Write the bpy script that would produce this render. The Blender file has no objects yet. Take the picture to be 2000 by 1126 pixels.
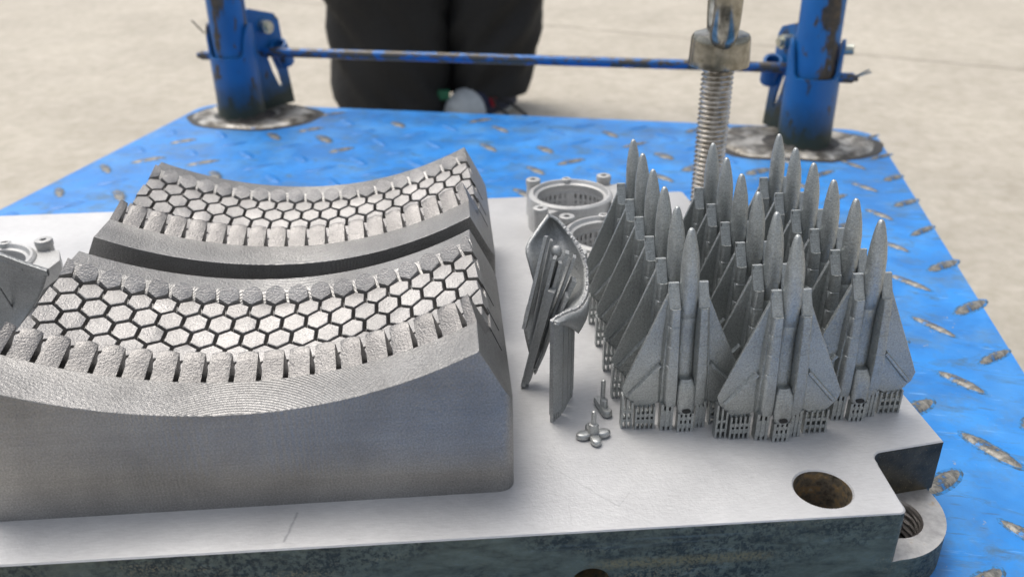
import bpy, bmesh, math, random
from mathutils import Vector, Matrix, noise
random.seed(7)
S = 0.0006                      # one drawing unit = 0.6 mm
R = math.radians
scene = bpy.context.scene

# ------------------------------------------------------------------ camera
pitch, roll, yaw = R(26.947), R(-0.755), R(3.617)
fw = Vector((math.sin(yaw)*math.cos(pitch), math.cos(yaw)*math.cos(pitch), -math.sin(pitch)))
rt0 = Vector((math.cos(yaw), -math.sin(yaw), 0)); up0 = rt0.cross(fw)
rt = rt0*math.cos(roll) + up0*math.sin(roll); up = up0*math.cos(roll) - rt0*math.sin(roll)
cd = bpy.data.cameras.new("camera"); cam = bpy.data.objects.new("camera", cd)
scene.collection.objects.link(cam)
m = Matrix((rt, up, -fw)).transposed().to_4x4(); m.translation = Vector((0, 0, 400*S)); cam.matrix_world = m
cd.sensor_width = 36; cd.lens = 1668.2/2000*36; cd.clip_start = 0.01; cd.clip_end = 200
cd.dof.use_dof = True; cd.dof.focus_distance = 0.40; cd.dof.aperture_fstop = 10
scene.camera = cam

# ------------------------------------------------------------------ light
SUN_EL, SUN_AZ = 66, -40        # azimuth from +Y (away from camera) toward +X
w = bpy.data.worlds.new("World"); scene.world = w; w.use_nodes = True
nt = w.node_tree; nt.nodes.clear()
sky = nt.nodes.new('ShaderNodeTexSky'); sky.sky_type = 'NISHITA'; sky.sun_disc = False
sky.sun_elevation = R(SUN_EL); sky.sun_rotation = R(SUN_AZ)
sky.air_density = 1.0; sky.dust_density = 4.0; sky.ozone_density = 1.0
bg = nt.nodes.new('ShaderNodeBackground'); bg.inputs[1].default_value = 0.14
wo = nt.nodes.new('ShaderNodeOutputWorld')
hs = nt.nodes.new('ShaderNodeHueSaturation'); hs.inputs['Saturation'].default_value = .42   # thin bright overcast
nt.links.new(sky.outputs[0], hs.inputs['Color']); nt.links.new(hs.outputs[0], bg.inputs[0]); nt.links.new(bg.outputs[0], wo.inputs[0])
sd = bpy.data.lights.new("sun", 'SUN'); sd.energy = 1.25; sd.angle = R(32); sd.color = (1, 0.95, 0.88)
sun = bpy.data.objects.new("sun", sd); scene.collection.objects.link(sun)
sv = Vector((math.sin(R(SUN_AZ))*math.cos(R(SUN_EL)), math.cos(R(SUN_AZ))*math.cos(R(SUN_EL)), math.sin(R(SUN_EL))))
sun.rotation_euler = sv.to_track_quat('Z', 'Y').to_euler()
scene.view_settings.view_transform = 'Standard'; scene.view_settings.look = 'None'
scene.view_settings.exposure = 0.46; scene.view_settings.gamma = 1

# ------------------------------------------------------------------ materials
def sc(u): return 1.0/(u*S)

class NB:
    def __init__(s, name):
        s.m = bpy.data.materials.new(name); s.m.use_nodes = True; s.t = s.m.node_tree
        s.b = s.t.nodes['Principled BSDF']; s.tc = s.t.nodes.new('ShaderNodeTexCoord')
    def n(s, k, **kw):
        x = s.t.nodes.new(k)
        for a, b in kw.items(): setattr(x, a, b)
        return x
    def L(s, a, b): s.t.links.new(a, b)
    def map(s, scale=(1, 1, 1), rot=(0, 0, 0), coord='Object', loc=(0, 0, 0)):
        x = s.n('ShaderNodeMapping'); x.inputs['Scale'].default_value = scale; x.inputs['Rotation'].default_value = rot
        x.inputs['Location'].default_value = loc
        s.L(s.tc.outputs[coord], x.inputs[0]); return x.outputs[0]
    def noise(s, size, vec=None, detail=3, rough=.55, dist=0):
        x = s.n('ShaderNodeTexNoise'); x.inputs['Scale'].default_value = sc(size) if vec is None or True else 1
        x.inputs['Detail'].default_value = detail; x.inputs['Roughness'].default_value = rough
        x.inputs['Distortion'].default_value = dist
        s.L(vec if vec is not None else s.tc.outputs['Object'], x.inputs['Vector']); return x.outputs['Fac']
    def ramp(s, fac, stops):
        x = s.n('ShaderNodeValToRGB'); e = x.color_ramp.elements
        while len(e) < len(stops): e.new(.5)
        for i, (p, c) in enumerate(stops):
            e[i].position = p; e[i].color = (c, c, c, 1) if isinstance(c, (int, float)) else (*c, 1)
        s.L(fac, x.inputs[0]); return x.outputs[0]
    def mix(s, fac, a, b, mode='MIX'):
        x = s.n('ShaderNodeMix'); x.data_type = 'RGBA'; x.blend_type = mode
        for i, v in ((0, fac), (6, a), (7, b)):
            if isinstance(v, (int, float)): x.inputs[i].default_value = v if i == 0 else (v, v, v, 1)
            elif isinstance(v, tuple): x.inputs[i].default_value = (*v, 1)
            else: s.L(v, x.inputs[i])
        return x.outputs[2]
    def math(s, op, a, b=0.0):
        x = s.n('ShaderNodeMath'); x.operation = op
        for i, v in ((0, a), (1, b)):
            if isinstance(v, (int, float)): x.inputs[i].default_value = v
            else: s.L(v, x.inputs[i])
        return x.outputs[0]
    def bump(s, h, dist, strength=1.0, prev=None):
        x = s.n('ShaderNodeBump'); x.inputs['Distance'].default_value = dist*S; x.inputs['Strength'].default_value = strength
        s.L(h, x.inputs['Height'])
        if prev is not None: s.L(prev, x.inputs['Normal'])
        return x.outputs[0]
    def set(s, **kw):
        for k, v in kw.items():
            k = {'color': 'Base Color', 'metal': 'Metallic', 'rough': 'Roughness', 'normal': 'Normal'}.get(k, k)
            if isinstance(v, tuple): s.b.inputs[k].default_value = (*v, 1)
            elif isinstance(v, (int, float)): s.b.inputs[k].default_value = v
            else: s.L(v, s.b.inputs[k])
        return s.m

def sintered(name, col, rough, grain=1.5, bump=.5, metal=.8, rings=False, streak=False, spk=.12):
    b = NB(name)
    big = b.noise(60, detail=3)
    fine = b.noise(grain, detail=4, rough=.65)
    c1 = tuple(x*.86 for x in col); c2 = tuple(min(1, x*1.12) for x in col)
    c = b.mix(b.ramp(big, [(.35, 0), (.65, 1)]), c1, c2)
    sand = b.noise(1.25, detail=2, rough=.7)      # fused powder grains: duller and brighter ones
    c = b.mix(b.ramp(sand, [(.34, 0), (.66, 1)]), b.mix(1.0, c, (1-spk*1.3,)*3, 'MULTIPLY'), b.mix(1.0, c, (1+spk*1.5,)*3, 'MULTIPLY'))
    band = b.noise(2.6, vec=b.map(scale=(.012, .012, 1)), detail=3)      # build layers
    c = b.mix(b.ramp(band, [(.35, 0), (.65, 1)]), b.mix(1.0, c, (.93,)*3, 'MULTIPLY'), c)
    glint = b.ramp(b.noise(1.6, detail=1), [(.72, 0), (.80, .35)])
    c = b.mix(glint, c, tuple(min(1, x*2.1) for x in col))
    v = b.map(scale=(1, 1, 2.4)) if streak else None
    f2 = b.noise(grain*2.2, vec=v, detail=2, rough=.6)
    n1 = b.bump(b.math('ADD', b.math('MULTIPLY', fine, .6), f2), bump, 1.0)
    if rings:
        # shallow-angle layer steps of the printed saddle: contour lines of x^2/714 + .145 y
        x = b.n('ShaderNodeSeparateXYZ'); b.L(b.tc.outputs['Object'], x.inputs[0])
        X = b.math('DIVIDE', x.outputs[0], S); Y = b.math('DIVIDE', x.outputs[1], S)
        h = b.math('ADD', b.math('DIVIDE', b.math('MULTIPLY', X, X), 714.), b.math('MULTIPLY', Y, .145))
        h = b.math('ADD', h, b.math('MULTIPLY', b.noise(12, detail=2), .12))
        s_ = b.math('SINE', b.math('MULTIPLY', h, 2*math.pi/.43))
        fade = b.ramp(b.math('DIVIDE', b.math('ABSOLUTE', X), 110.), [(.25, 1), (1., 0)])
        n1 = b.bump(b.math('MULTIPLY', s_, fade), .16, 1.0, n1)
    r = b.math('ADD', b.math('MULTIPLY', b.noise(25), .16), rough-.08)
    return b.set(color=c, metal=metal, rough=r, normal=n1)

M = {}
M['mold'] = sintered('sintered_steel_mold', (.31, .305, .297), .42, grain=.9, bump=.5, metal=.9, spk=.15, rings=True)
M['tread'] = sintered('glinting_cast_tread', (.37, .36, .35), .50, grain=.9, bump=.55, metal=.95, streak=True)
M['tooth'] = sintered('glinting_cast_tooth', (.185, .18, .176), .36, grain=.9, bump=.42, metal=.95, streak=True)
M['jet'] = sintered('sintered_steel_jet', (.41, .43, .425), .42, grain=.9, bump=.55, metal=.85, spk=.15)
M['vane'] = sintered('sintered_steel_vane', (.42, .43, .425), .54, grain=1.3, bump=.6, metal=.65, spk=.12)
M['vane_dark'] = sintered('sintered_steel_dark_vane', (.24, .25, .255), .48, grain=1.6, bump=.5, metal=.9)
M['casing'] = sintered('matte_pale_casing', (.50, .50, .49), .55, grain=1.4, bump=.2, metal=.4)
M['small'] = sintered('sintered_small_parts', (.46, .47, .46), .40, grain=1.2, bump=.25, metal=.7)

def mat_plate_top():
    b = NB('ground_steel_top')
    big = b.noise(120, detail=4)
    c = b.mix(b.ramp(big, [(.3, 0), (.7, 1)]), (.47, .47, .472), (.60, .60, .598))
    smudge = b.ramp(b.noise(38, detail=5, rough=.6, dist=.6), [(.50, 0), (.68, 1)])
    c = b.mix(b.math('MULTIPLY', smudge, .25), c, (.40, .40, .41))
    # stains and pencil marks of their own shape
    sx_ = b.n('ShaderNodeSeparateXYZ'); b.L(b.tc.outputs['Object'], sx_.inputs[0])
    wob = b.noise(9, detail=4)
    X = b.math('ADD', b.math('DIVIDE', sx_.outputs[0], S), b.math('MULTIPLY', b.math('SUBTRACT', wob, .5), 3.)); Y = b.math('DIVIDE', sx_.outputs[1], S)
    def seg(x0, y0, x1, y1, wd, k, col):
        L_ = math.hypot(x1-x0, y1-y0); dx, dy = (x1-x0)/L_, (y1-y0)/L_
        px = b.math('SUBTRACT', X, x0); py = b.math('SUBTRACT', Y, y0)
        al = b.math('ADD', b.math('MULTIPLY', px, dx), b.math('MULTIPLY', py, dy))
        ac = b.math('ABSOLUTE', b.math('SUBTRACT', b.math('MULTIPLY', px, dy), b.math('MULTIPLY', py, dx)))
        over = b.math('MAXIMUM', b.math('SUBTRACT', b.math('ABSOLUTE', b.math('SUBTRACT', al, L_/2)), L_/2), 0.)
        d_ = b.math('ADD', b.math('ADD', ac, over), b.math('MULTIPLY', b.noise(4, detail=3), wd*.9))
        return b.mix(b.math('MULTIPLY', b.ramp(b.math('DIVIDE', d_, wd*3), [(.15, 1), (.45, 0)]), k), c, col)
    c = seg(-120, 461, -124.5, 434, 1.6, .55, (.16, .16, .18))
    c = seg(55.5, 498.7, 99.7, 449.5, .55, .5, (.2, .2, .2))
    c = seg(99.7, 449.5, 111, 464, .5, .4, (.2, .2, .2))
    c = seg(55.5, 498.7, 60, 505, .5, .4, (.2, .2, .2))
    c = seg(66, 456, 65.8, 434, .5, .35, (.25, .25, .25))
    c = seg(-300, 560, -330, 640, 2., .25, (.25, .25, .27))
    # crossed fine grinding scratches
    a1 = b.noise(1.2, vec=b.map(scale=(.16, 1, 1), rot=(0, 0, R(14))), detail=2)
    a2 = b.noise(1.3, vec=b.map(scale=(.18, 1, 1), rot=(0, 0, R(-32))), detail=2)
    a3 = b.noise(1.5, vec=b.map(scale=(.18, 1, 1), rot=(0, 0, R(80))), detail=2)
    sx = b.math('ADD', b.math('ADD', a1, a2), a3)
    c = b.mix(b.ramp(b.math('DIVIDE', sx, 3.), [(.36, 0), (.6, 1)]), b.mix(1., c, (.88, .88, .88), 'MULTIPLY'), c)
    n = b.bump(sx, .05, 1.0); n = b.bump(b.noise(2.0, detail=3), .22, 1.0, n)
    r = b.math('ADD', b.math('MULTIPLY', big, .2), .42)
    return b.set(color=c, metal=.35, rough=r, normal=n)
M['plate_top'] = mat_plate_top()

def mat_plate_side():
    b = NB('stained_steel_side')
    v = b.map(scale=(.45, 1, 1))
    big = b.noise(13, vec=b.map(scale=(.5, 1, 1.3)), detail=7, rough=.72, dist=.3)
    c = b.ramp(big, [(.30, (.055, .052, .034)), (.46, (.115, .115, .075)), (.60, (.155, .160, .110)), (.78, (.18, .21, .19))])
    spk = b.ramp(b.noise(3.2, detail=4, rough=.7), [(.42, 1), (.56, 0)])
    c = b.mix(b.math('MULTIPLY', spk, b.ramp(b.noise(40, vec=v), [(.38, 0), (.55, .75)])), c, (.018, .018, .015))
    rust = b.math('MULTIPLY', b.ramp(b.noise(1.6, detail=3), [(.52, 0), (.6, 1)]), b.ramp(b.noise(60, vec=b.map(scale=(.5, 1, 3), loc=(3, 0, 1))), [(.56, 0), (.66, 1)]))
    c = b.mix(b.math('MULTIPLY', rust, .7), c, (.30, .22, .11))
    q = b.n('ShaderNodeSeparateXYZ'); b.L(b.tc.outputs['Object'], q.inputs[0])
    zz = b.math('ABSOLUTE', b.math('SUBTRACT', b.math('DIVIDE', q.outputs[2], S), b.math('ADD', 43., b.math('MULTIPLY', b.noise(20), 3.))))
    xx = b.math('ABSOLUTE', b.math('SUBTRACT', b.math('DIVIDE', q.outputs[0], S), 142.))
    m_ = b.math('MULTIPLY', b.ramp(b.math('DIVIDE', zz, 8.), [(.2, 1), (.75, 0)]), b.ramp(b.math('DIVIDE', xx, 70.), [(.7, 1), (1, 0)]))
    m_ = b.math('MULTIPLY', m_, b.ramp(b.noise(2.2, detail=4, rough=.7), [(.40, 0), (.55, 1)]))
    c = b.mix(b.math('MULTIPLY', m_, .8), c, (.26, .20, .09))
    lines = b.ramp(b.noise(9, vec=b.map(scale=(.03, 1, 1))), [(.60, 0), (.66, .35)])
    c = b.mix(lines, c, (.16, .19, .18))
    n = b.bump(b.noise(3.2, detail=4, rough=.7), .35)
    b.b.inputs['Specular IOR Level'].default_value = .25
    return b.set(color=c, metal=.05, rough=.5, normal=n)
M['plate_side'] = mat_plate_side()

def mat_bore():
    b = NB('rusty_bore')
    big = b.noise(9, detail=5, rough=.65)
    c = b.ramp(big, [(.34, (.05, .042, .030)), (.48, (.20, .17, .125)), (.60, (.34, .23, .11)), (.72, (.45, .42, .36))])
    return b.set(color=c, metal=.3, rough=.5, normal=b.bump(b.noise(2, detail=4), .5))
M['bore'] = mat_bore()

def mat_notch():
    b = NB('black_scaled_notch')
    c = b.ramp(b.noise(14, detail=4), [(.35, (.026, .023, .014)), (.7, (.085, .070, .042))])
    spk = b.ramp(b.noise(1.8, detail=3), [(.62, 0), (.70, 1)])
    c = b.mix(b.math('MULTIPLY', spk, .6), c, (.20, .16, .09))
    return b.set(color=c, metal=.3, rough=.5, normal=b.bump(b.noise(1.8, detail=3), .35))
M['notch'] = mat_notch()

def mat_ledge():
    b = NB('ledge_steel_with_rust')
    big = b.noise(12, detail=5, rough=.65)
    c = b.ramp(big, [(.35, (.34, .33, .32)), (.6, (.50, .49, .47)), (.75, (.42, .33, .22))])
    return b.set(color=c, metal=.5, rough=.42, normal=b.bump(b.noise(2.2, detail=4), .3))
M['ledge'] = mat_ledge()

def mat_thread(name, c1, c2, rough):
    b = NB(name)
    c = b.ramp(b.noise(10, detail=4), [(.35, c1), (.7, c2)])
    return b.set(color=c, metal=.95, rough=rough, normal=b.bump(b.noise(2, detail=3), .1))
M['tapped'] = mat_thread('tapped_hole_steel', (.38, .35, .33), (.62, .59, .57), .4)
M['thread'] = mat_thread('zinc_screw', (.42, .38, .32), (.62, .58, .52), .26)
M['chrome'] = mat_thread('polished_eyebolt', (.20, .19, .155), (.40, .38, .33), .25)
M['bolt'] = mat_thread('plated_bolt', (.45, .45, .38), (.6, .62, .55), .3)

def mat_paint(name='blue_paint', horizontal=True, wear=.0, dark=1.0, streaks=False):
    b = NB(name)
    deep, light = (.010*dark, .175*dark, .52*dark), (.018*dark, .250*dark, .70*dark)
    big = b.noise(90, detail=5, rough=.6, dist=.4)
    c = b.mix(b.ramp(big, [(.38, 0), (.64, 1)]), deep, light)
    if horizontal:
        painted_sheen = b.ramp(b.noise(130, detail=4, dist=.8), [(.48, 0), (.68, .40)])
        c = b.mix(painted_sheen, c, (.13, .38, .72))  # broad pale sheen mixed into the paint colour
        grime = b.ramp(b.noise(34, vec=b.map(scale=(.5, 1, 1), rot=(0, 0, R(30))), detail=6, rough=.7, dist=1.), [(.54, 0), (.68, .75)])
        c = b.mix(grime, c, (.055, .13, .20))
        c = b.mix(b.ramp(b.noise(70, detail=6, rough=.75), [(.50, 0), (.66, .45)]), c, (.10, .17, .22))
        s1 = b.ramp(b.noise(5, vec=b.map(scale=(.13, 1, 1), rot=(0, 0, R(-62))), detail=3), [(.64, 0), (.72, .5)])
        s2 = b.ramp(b.noise(5, vec=b.map(scale=(.16, 1, 1), rot=(0, 0, R(35))), detail=3), [(.62, 0), (.72, .6)])
        c = b.mix(s1, c, (.20, .46, .85)); c = b.mix(s2, c, (.06, .12, .19))
        chips = b.ramp(b.noise(13, detail=5, rough=.75, dist=.5), [(.665, 0), (.71, .85)])
        c = b.mix(chips, c, (.36, .35, .31))
    else:
        x = b.n('ShaderNodeSeparateXYZ'); b.L(b.tc.outputs['Object'], x.inputs[0])
        X = b.math('DIVIDE', x.outputs[0], S)
        dd = b.math('MINIMUM', b.math('ABSOLUTE', b.math('ADD', X, 893)), b.math('ABSOLUTE', b.math('ADD', X, -238)))
        nn = b.noise(34, vec=b.map(scale=(1, 1, .45)), detail=5, rough=.6)
        streak = b.ramp(b.math('ADD', b.math('DIVIDE', dd, 60.), b.math('MULTIPLY', nn, 1.6)), [(.86, 1), (.90, 0)])
        halo = b.ramp(b.math('ADD', b.math('DIVIDE', dd, 60.), b.math('MULTIPLY', nn, 1.6)), [(.88, .55), (1.05, 0)])
        c = b.mix(halo, c, (.02, .05, .10))
        c = b.mix(streak, c, b.ramp(b.noise(9, detail=4), [(.4, (.035, .032, .028)), (.65, (.085, .06, .038))]))
        chips = b.ramp(b.noise(30 if streaks else 16, vec=b.map(scale=(1, 1, .28 if streaks else 1)), detail=5, rough=.6, dist=.4), [(.57, 0), (.60, 1)])
        c = b.mix(chips, c, (.075, .062, .048))
    n = b.bump(b.noise(6, detail=4), .5); n = b.bump(b.noise(50, detail=2), 1.2, 1., n)
    r = b.math('ADD', b.math('MULTIPLY', big, .25), .36)
    return b.set(color=c, metal=0., rough=r, normal=n)
M['deck'] = mat_paint('worn_blue_deck_paint')
M['post'] = mat_paint('chipped_blue_post_paint', False, dark=.62, streaks=True)
def mat_burnt():
    b = NB('heat_burnt_paint')
    x = b.n('ShaderNodeSeparateXYZ'); b.L(b.tc.outputs['Object'], x.inputs[0])
    z = b.math('DIVIDE', x.outputs[2], S)
    z = b.math('ADD', z, b.math('MULTIPLY', b.noise(30, detail=4), 50.))
    f = b.ramp(b.math('DIVIDE', z, 170.), [(.27, 1), (.66, 0)])
    chips = b.ramp(b.noise(26, vec=b.map(scale=(1, 1, .5)), detail=5), [(.58, 0), (.63, 1)])
    c = b.mix(chips, (.008, .125, .36), (.05, .045, .04)); c = b.mix(f, c, (.020, .035, .028))
    return b.set(color=c, rough=.42, normal=b.bump(b.noise(5, detail=4), .8))
M['burnt'] = mat_burnt()
def mat_rod():
    b = NB('scratched_rod_paint')
    ch = b.ramp(b.noise(16, vec=b.map(scale=(.5, 1, 1)), detail=5, rough=.7), [(.46, 0), (.52, 1)])
    c = b.mix(ch, (.012, .13, .40), (.085, .072, .055))
    return b.set(color=c, metal=.15, rough=.35, normal=b.bump(b.noise(8), .8))
M['rod'] = mat_rod()
def mat_lug():
    b = NB('worn_lug_steel')
    c = b.ramp(b.noise(7, detail=5, rough=.7), [(.38, (.02, .17, .45)), (.44, (.08, .085, .08)), (.54, (.20, .19, .165)), (.75, (.36, .345, .31))])
    return b.set(color=c, metal=.25, rough=.45, normal=b.bump(b.noise(3, detail=4), .6))
M['lug'] = mat_lug()
def mat_grime():
    b = NB('grimy_paint_rim')
    c = b.ramp(b.noise(9, detail=5, rough=.7), [(.46, (.02, .21, .55)), (.56, (.035, .11, .19)), (.68, (.06, .055, .045))])
    return b.set(color=c, rough=.55)
M['grime'] = mat_grime()
def mat_weld():
    b = NB('spattered_weld')
    c = b.ramp(b.noise(38, detail=4, rough=.6, dist=.5), [(.34, (.05, .044, .035)), (.46, (.17, .155, .13)), (.57, (.40, .38, .34)), (.74, (.55, .53, .49))])
    return b.set(color=c, metal=.45, rough=.42, normal=b.bump(b.noise(12, detail=4), 2.2))
M['weld'] = mat_weld()
def mat_concrete():
    b = NB('concrete_ground')
    n1 = b.noise(500, detail=6, rough=.6); n2 = b.noise(45, detail=6, rough=.7)
    c = b.mix(b.ramp(n1, [(.32, 0), (.68, 1)]), (.45, .41, .345), (.54, .495, .42))
    c = b.mix(b.ramp(n2, [(.36, .0), (.66, 1)]), b.mix(1., c, (.78, .77, .73), 'MULTIPLY'), c)
    sp = b.ramp(b.noise(9, detail=4, rough=.7), [(.60, 0), (.68, .45)])
    c = b.mix(sp, c, (.34, .30, .25))
    return b.set(color=c, rough=.85, normal=b.bump(n2, 3., .6, b.bump(b.noise(9, detail=4), 1.)))
M['concrete'] = mat_concrete()
def plain(name, col, rough=.6, metal=0., bump=0., size=6):
    b = NB(name)
    nz = b.noise(size, detail=4)
    c = b.mix(b.ramp(nz, [(.35, 0), (.65, 1)]), tuple(x*.8 for x in col), col)
    kw = dict(color=c, rough=rough, metal=metal)
    if bump: kw['normal'] = b.bump(nz, bump)
    return b.set(**kw)
M['scorch'] = plain('scorched_steel', (.035, .032, .028), .6, bump=1., size=20)
M['dark'] = plain('dark_shade_and_pin', (.02, .02, .02), .7)  # near-black for painted shade in holes and slots, also one cotter pin
M['trouser'] = plain('black_trouser_cloth', (.010, .010, .010), .75, bump=2., size=14)
M['jacket'] = plain('dark_jacket_cloth', (.03, .03, .035), .8, bump=2., size=14)
M['skin'] = plain('skin', (.48, .30, .21), .5)
M['toe'] = plain('grey_white_rubber', (.44, .48, .50), .5, size=30)
M['navy'] = plain('navy_mesh', (.012, .018, .05), .7, bump=1., size=5)
M['red'] = plain('red_trim', (.35, .01, .02), .6)
M['green'] = plain('green_patch', (.02, .16, .08), .6)
M['lace'] = plain('black_lace', (.012, .012, .012), .8)
M['white'] = plain('white_sole', (.6, .6, .58), .5)

# ------------------------------------------------------------------ helpers
C = scene.collection
def link(name, me, mats, parent=None, loc=None):
    o = bpy.data.objects.new(name, me); C.objects.link(o)
    for k in (mats if isinstance(mats, (list, tuple)) else [mats]): me.materials.append(M[k])
    if parent: o.parent = parent
    if loc: o.location = Vector(loc)*S
    return o
def mesh(name, V, F, mats, parent=None, smooth=False, loc=None, mi=None):
    me = bpy.data.meshes.new(name); me.from_pydata([Vector(v)*S for v in V], [], F); me.update()
    bm = bmesh.new(); bm.from_mesh(me); bmesh.ops.recalc_face_normals(bm, faces=bm.faces[:])
    if smooth:
        for f in bm.faces: f.smooth = True
        for e in bm.edges:
            if len(e.link_faces) == 2 and e.calc_face_angle(0) > (smooth if isinstance(smooth, float) else R(38)): e.smooth = False
    bm.to_mesh(me); bm.free()
    if mi:
        for p, k in zip(me.polygons, mi): p.material_index = k
    return link(name, me, mats, parent, loc)
def grid_faces(nu, nv, close=False, off=0):
    F = []
    for j in range(nv-1):
        for i in range(nu if close else nu-1):
            a = off+j*nu+i; b2 = off+j*nu+(i+1) % nu
            F.append((a, b2, b2+nu, a+nu))
    return F
class Geo:
    def __init__(s): s.V = []; s.F = []; s.mi = []
    def add(s, V, F, mi=0):
        o = len(s.V); s.V += [tuple(v) for v in V]; s.F += [tuple(i+o for i in f) for f in F]; s.mi += [mi]*len(F)
    def loft(s, rings, caps=True, mi=0):
        n = len(rings[0]); V = [p for r in rings for p in r]
        F = grid_faces(n, len(rings), True)
        if caps: F += [tuple(range(n))[::-1], tuple(range((len(rings)-1)*n, len(rings)*n))]
        s.add(V, F, mi)
    def box(s, x0, x1, y0, y1, z0, z1, mi=0):
        V = [(x, y, z) for z in (z0, z1) for y in (y0, y1) for x in (x0, x1)]
        s.add(V, [(0, 2, 3, 1), (4, 5, 7, 6), (0, 1, 5, 4), (2, 6, 7, 3), (0, 4, 6, 2), (1, 3, 7, 5)], mi)
    def tube(s, pts, r, n=12, caps=True, mi=0):
        rings = []; pts = [Vector(p) for p in pts]
        rr = r if isinstance(r, (list, tuple)) else [r]*len(pts)
        ref = None
        for i, p in enumerate(pts):
            d = (pts[min(i+1, len(pts)-1)]-pts[max(i-1, 0)]).normalized()
            if ref is None: ref = d.orthogonal().normalized()
            ref = (ref - d*ref.dot(d)).normalized(); b2 = d.cross(ref)
            rings.append([p+(ref*math.cos(t)+b2*math.sin(t))*rr[i] for t in [2*math.pi*k/n for k in range(n)]])
        s.loft(rings, caps, mi)
    def lathe(s, prof, c=(0, 0), n=32, mi=0, caps=False):
        rings = [[(c[0]+r*math.cos(2*math.pi*k/n), c[1]+r*math.sin(2*math.pi*k/n), z) for k in range(n)] for r, z in prof]
        s.loft(rings, caps, mi)
    def obj(s, name, mats, parent=None, smooth=False, loc=None):
        return mesh(name, s.V, s.F, mats, parent, smooth, loc, s.mi if isinstance(mats, (list, tuple)) and len(mats) > 1 else None)
def bevel(o, wid, seg=1, ang=40):
    b = o.modifiers.new('bevel', 'BEVEL'); b.width = wid*S; b.segments = seg; b.limit_method = 'ANGLE'; b.angle_limit = R(ang)
    b.harden_normals = False
def thing(name, label, cat, loc=(0, 0, 0), rz=0, group=None):
    o = bpy.data.objects.new(name, None); C.objects.link(o); o.location = Vector(loc)*S; o.rotation_euler = (0, 0, rz)
    o.empty_display_size = .01
    o['label'] = label; o['category'] = cat
    if group: o['group'] = group
    return o
def copy_tree(o, parent=None):
    c = o.copy(); C.objects.link(c); c.parent = parent
    for ch in list(o.children): copy_tree(ch, c)
    return c
def poly_with_holes(outer, holes, z):
    """triangulated flat sheet with holes -> bmesh"""
    bm = bmesh.new()
    for loop in [outer]+holes:
        vs = [bm.verts.new((p[0], p[1], z)) for p in loop]
        for i in range(len(vs)): bm.edges.new((vs[i], vs[(i+1) % len(vs)]))
    bmesh.ops.triangle_fill(bm, edges=bm.edges[:], use_beauty=True)
    bm.verts.ensure_lookup_table(); bm.verts.index_update()
    V = [tuple(v.co) for v in bm.verts]; F = [tuple(v.index for v in f.verts) for f in bm.faces]
    bm.free(); return V, F
def arc(cx, cy, r, a0, a1, n):
    return [(cx+r*math.cos(R(a0+(a1-a0)*i/n)), cy+r*math.sin(R(a0+(a1-a0)*i/n))) for i in range(n+1)]
def walls(loop, z0, z1):
    n = len(loop); V = [(x, y, z1) for x, y in loop]+[(x, y, z0) for x, y in loop]
    return V, [(i, (i+1) % n, n+(i+1) % n, n+i) for i in range(n)]

# ------------------------------------------------------------------ ground
GZ = -378
def make_ground():
    # one sheet with a recessed expansion joint running across it
    p0 = Vector((444, 4475)); p1 = Vector((2226, 3227)); d = (p1-p0).normalized(); n_ = Vector((-d.y, d.x))
    V = []; F = []
    ts = [-40000, -9000, -4000, -2000, 0, 2000, 4000, 9000, 40000]
    prof = [(-40000, 0), (-8000, 0), (-7, 0), (-5, -10), (5, -10), (7, 0), (40000, 0)]
    for s_, z in prof:
        for t in ts:
            q = p0+d*t+n_*s_; V.append((q.x, q.y, GZ+z))
    F = grid_faces(len(ts), len(prof))
    o = mesh('ground', V, F, 'concrete'); o['kind'] = 'structure'; o['label'] = 'pale beige concrete ground'
make_ground()

# ------------------------------------------------------------------ platform trolley
BETA = R(15.06)
trolley = thing('platform_trolley', 'blue checker plate trolley platform with two welded posts, under the steel plate', 'trolley', (0, 0, -75), -BETA)
# local frame: x = u, y = v, z up from the deck's surface
def deck_outline():
    u0, u1, v0, v1, r = -1007, 363, 240, 1680, 60
    return (arc(u1-r, v1-r, r, 0, 90, 8)+arc(u0+r, v1-r, r, 90, 180, 8)+arc(u0+r, v0+r, r, 180, 270, 8)+arc(u1-r, v0+r, r, 270, 360, 8))
ol = deck_outline(); g = Geo()
V, F = poly_with_holes(ol, [], 0); g.add(V, F)
V, F = walls(ol, -26, -3)
inner = [(x*1.0, y*1.0) for x, y in ol]
g2 = Geo(); ctr = Vector((-322, 900))
out = [tuple(Vector(p)+(Vector(p)-ctr).normalized()*3) for p in ol]
n = len(ol)
g.add([(x, y, 0) for x, y in ol]+[(x, y, -3) for x, y in out]+[(x, y, -30) for x, y in out],
      [(i, (i+1) % n, n+(i+1) % n, n+i) for i in range(n)]+[(n+i, n+(i+1) % n, 2*n+(i+1) % n, 2*n+i) for i in range(n)])
V, F = poly_with_holes(out, [], -30); g.add(V, F)
deck = g.obj('deck', 'deck', trolley)
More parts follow.
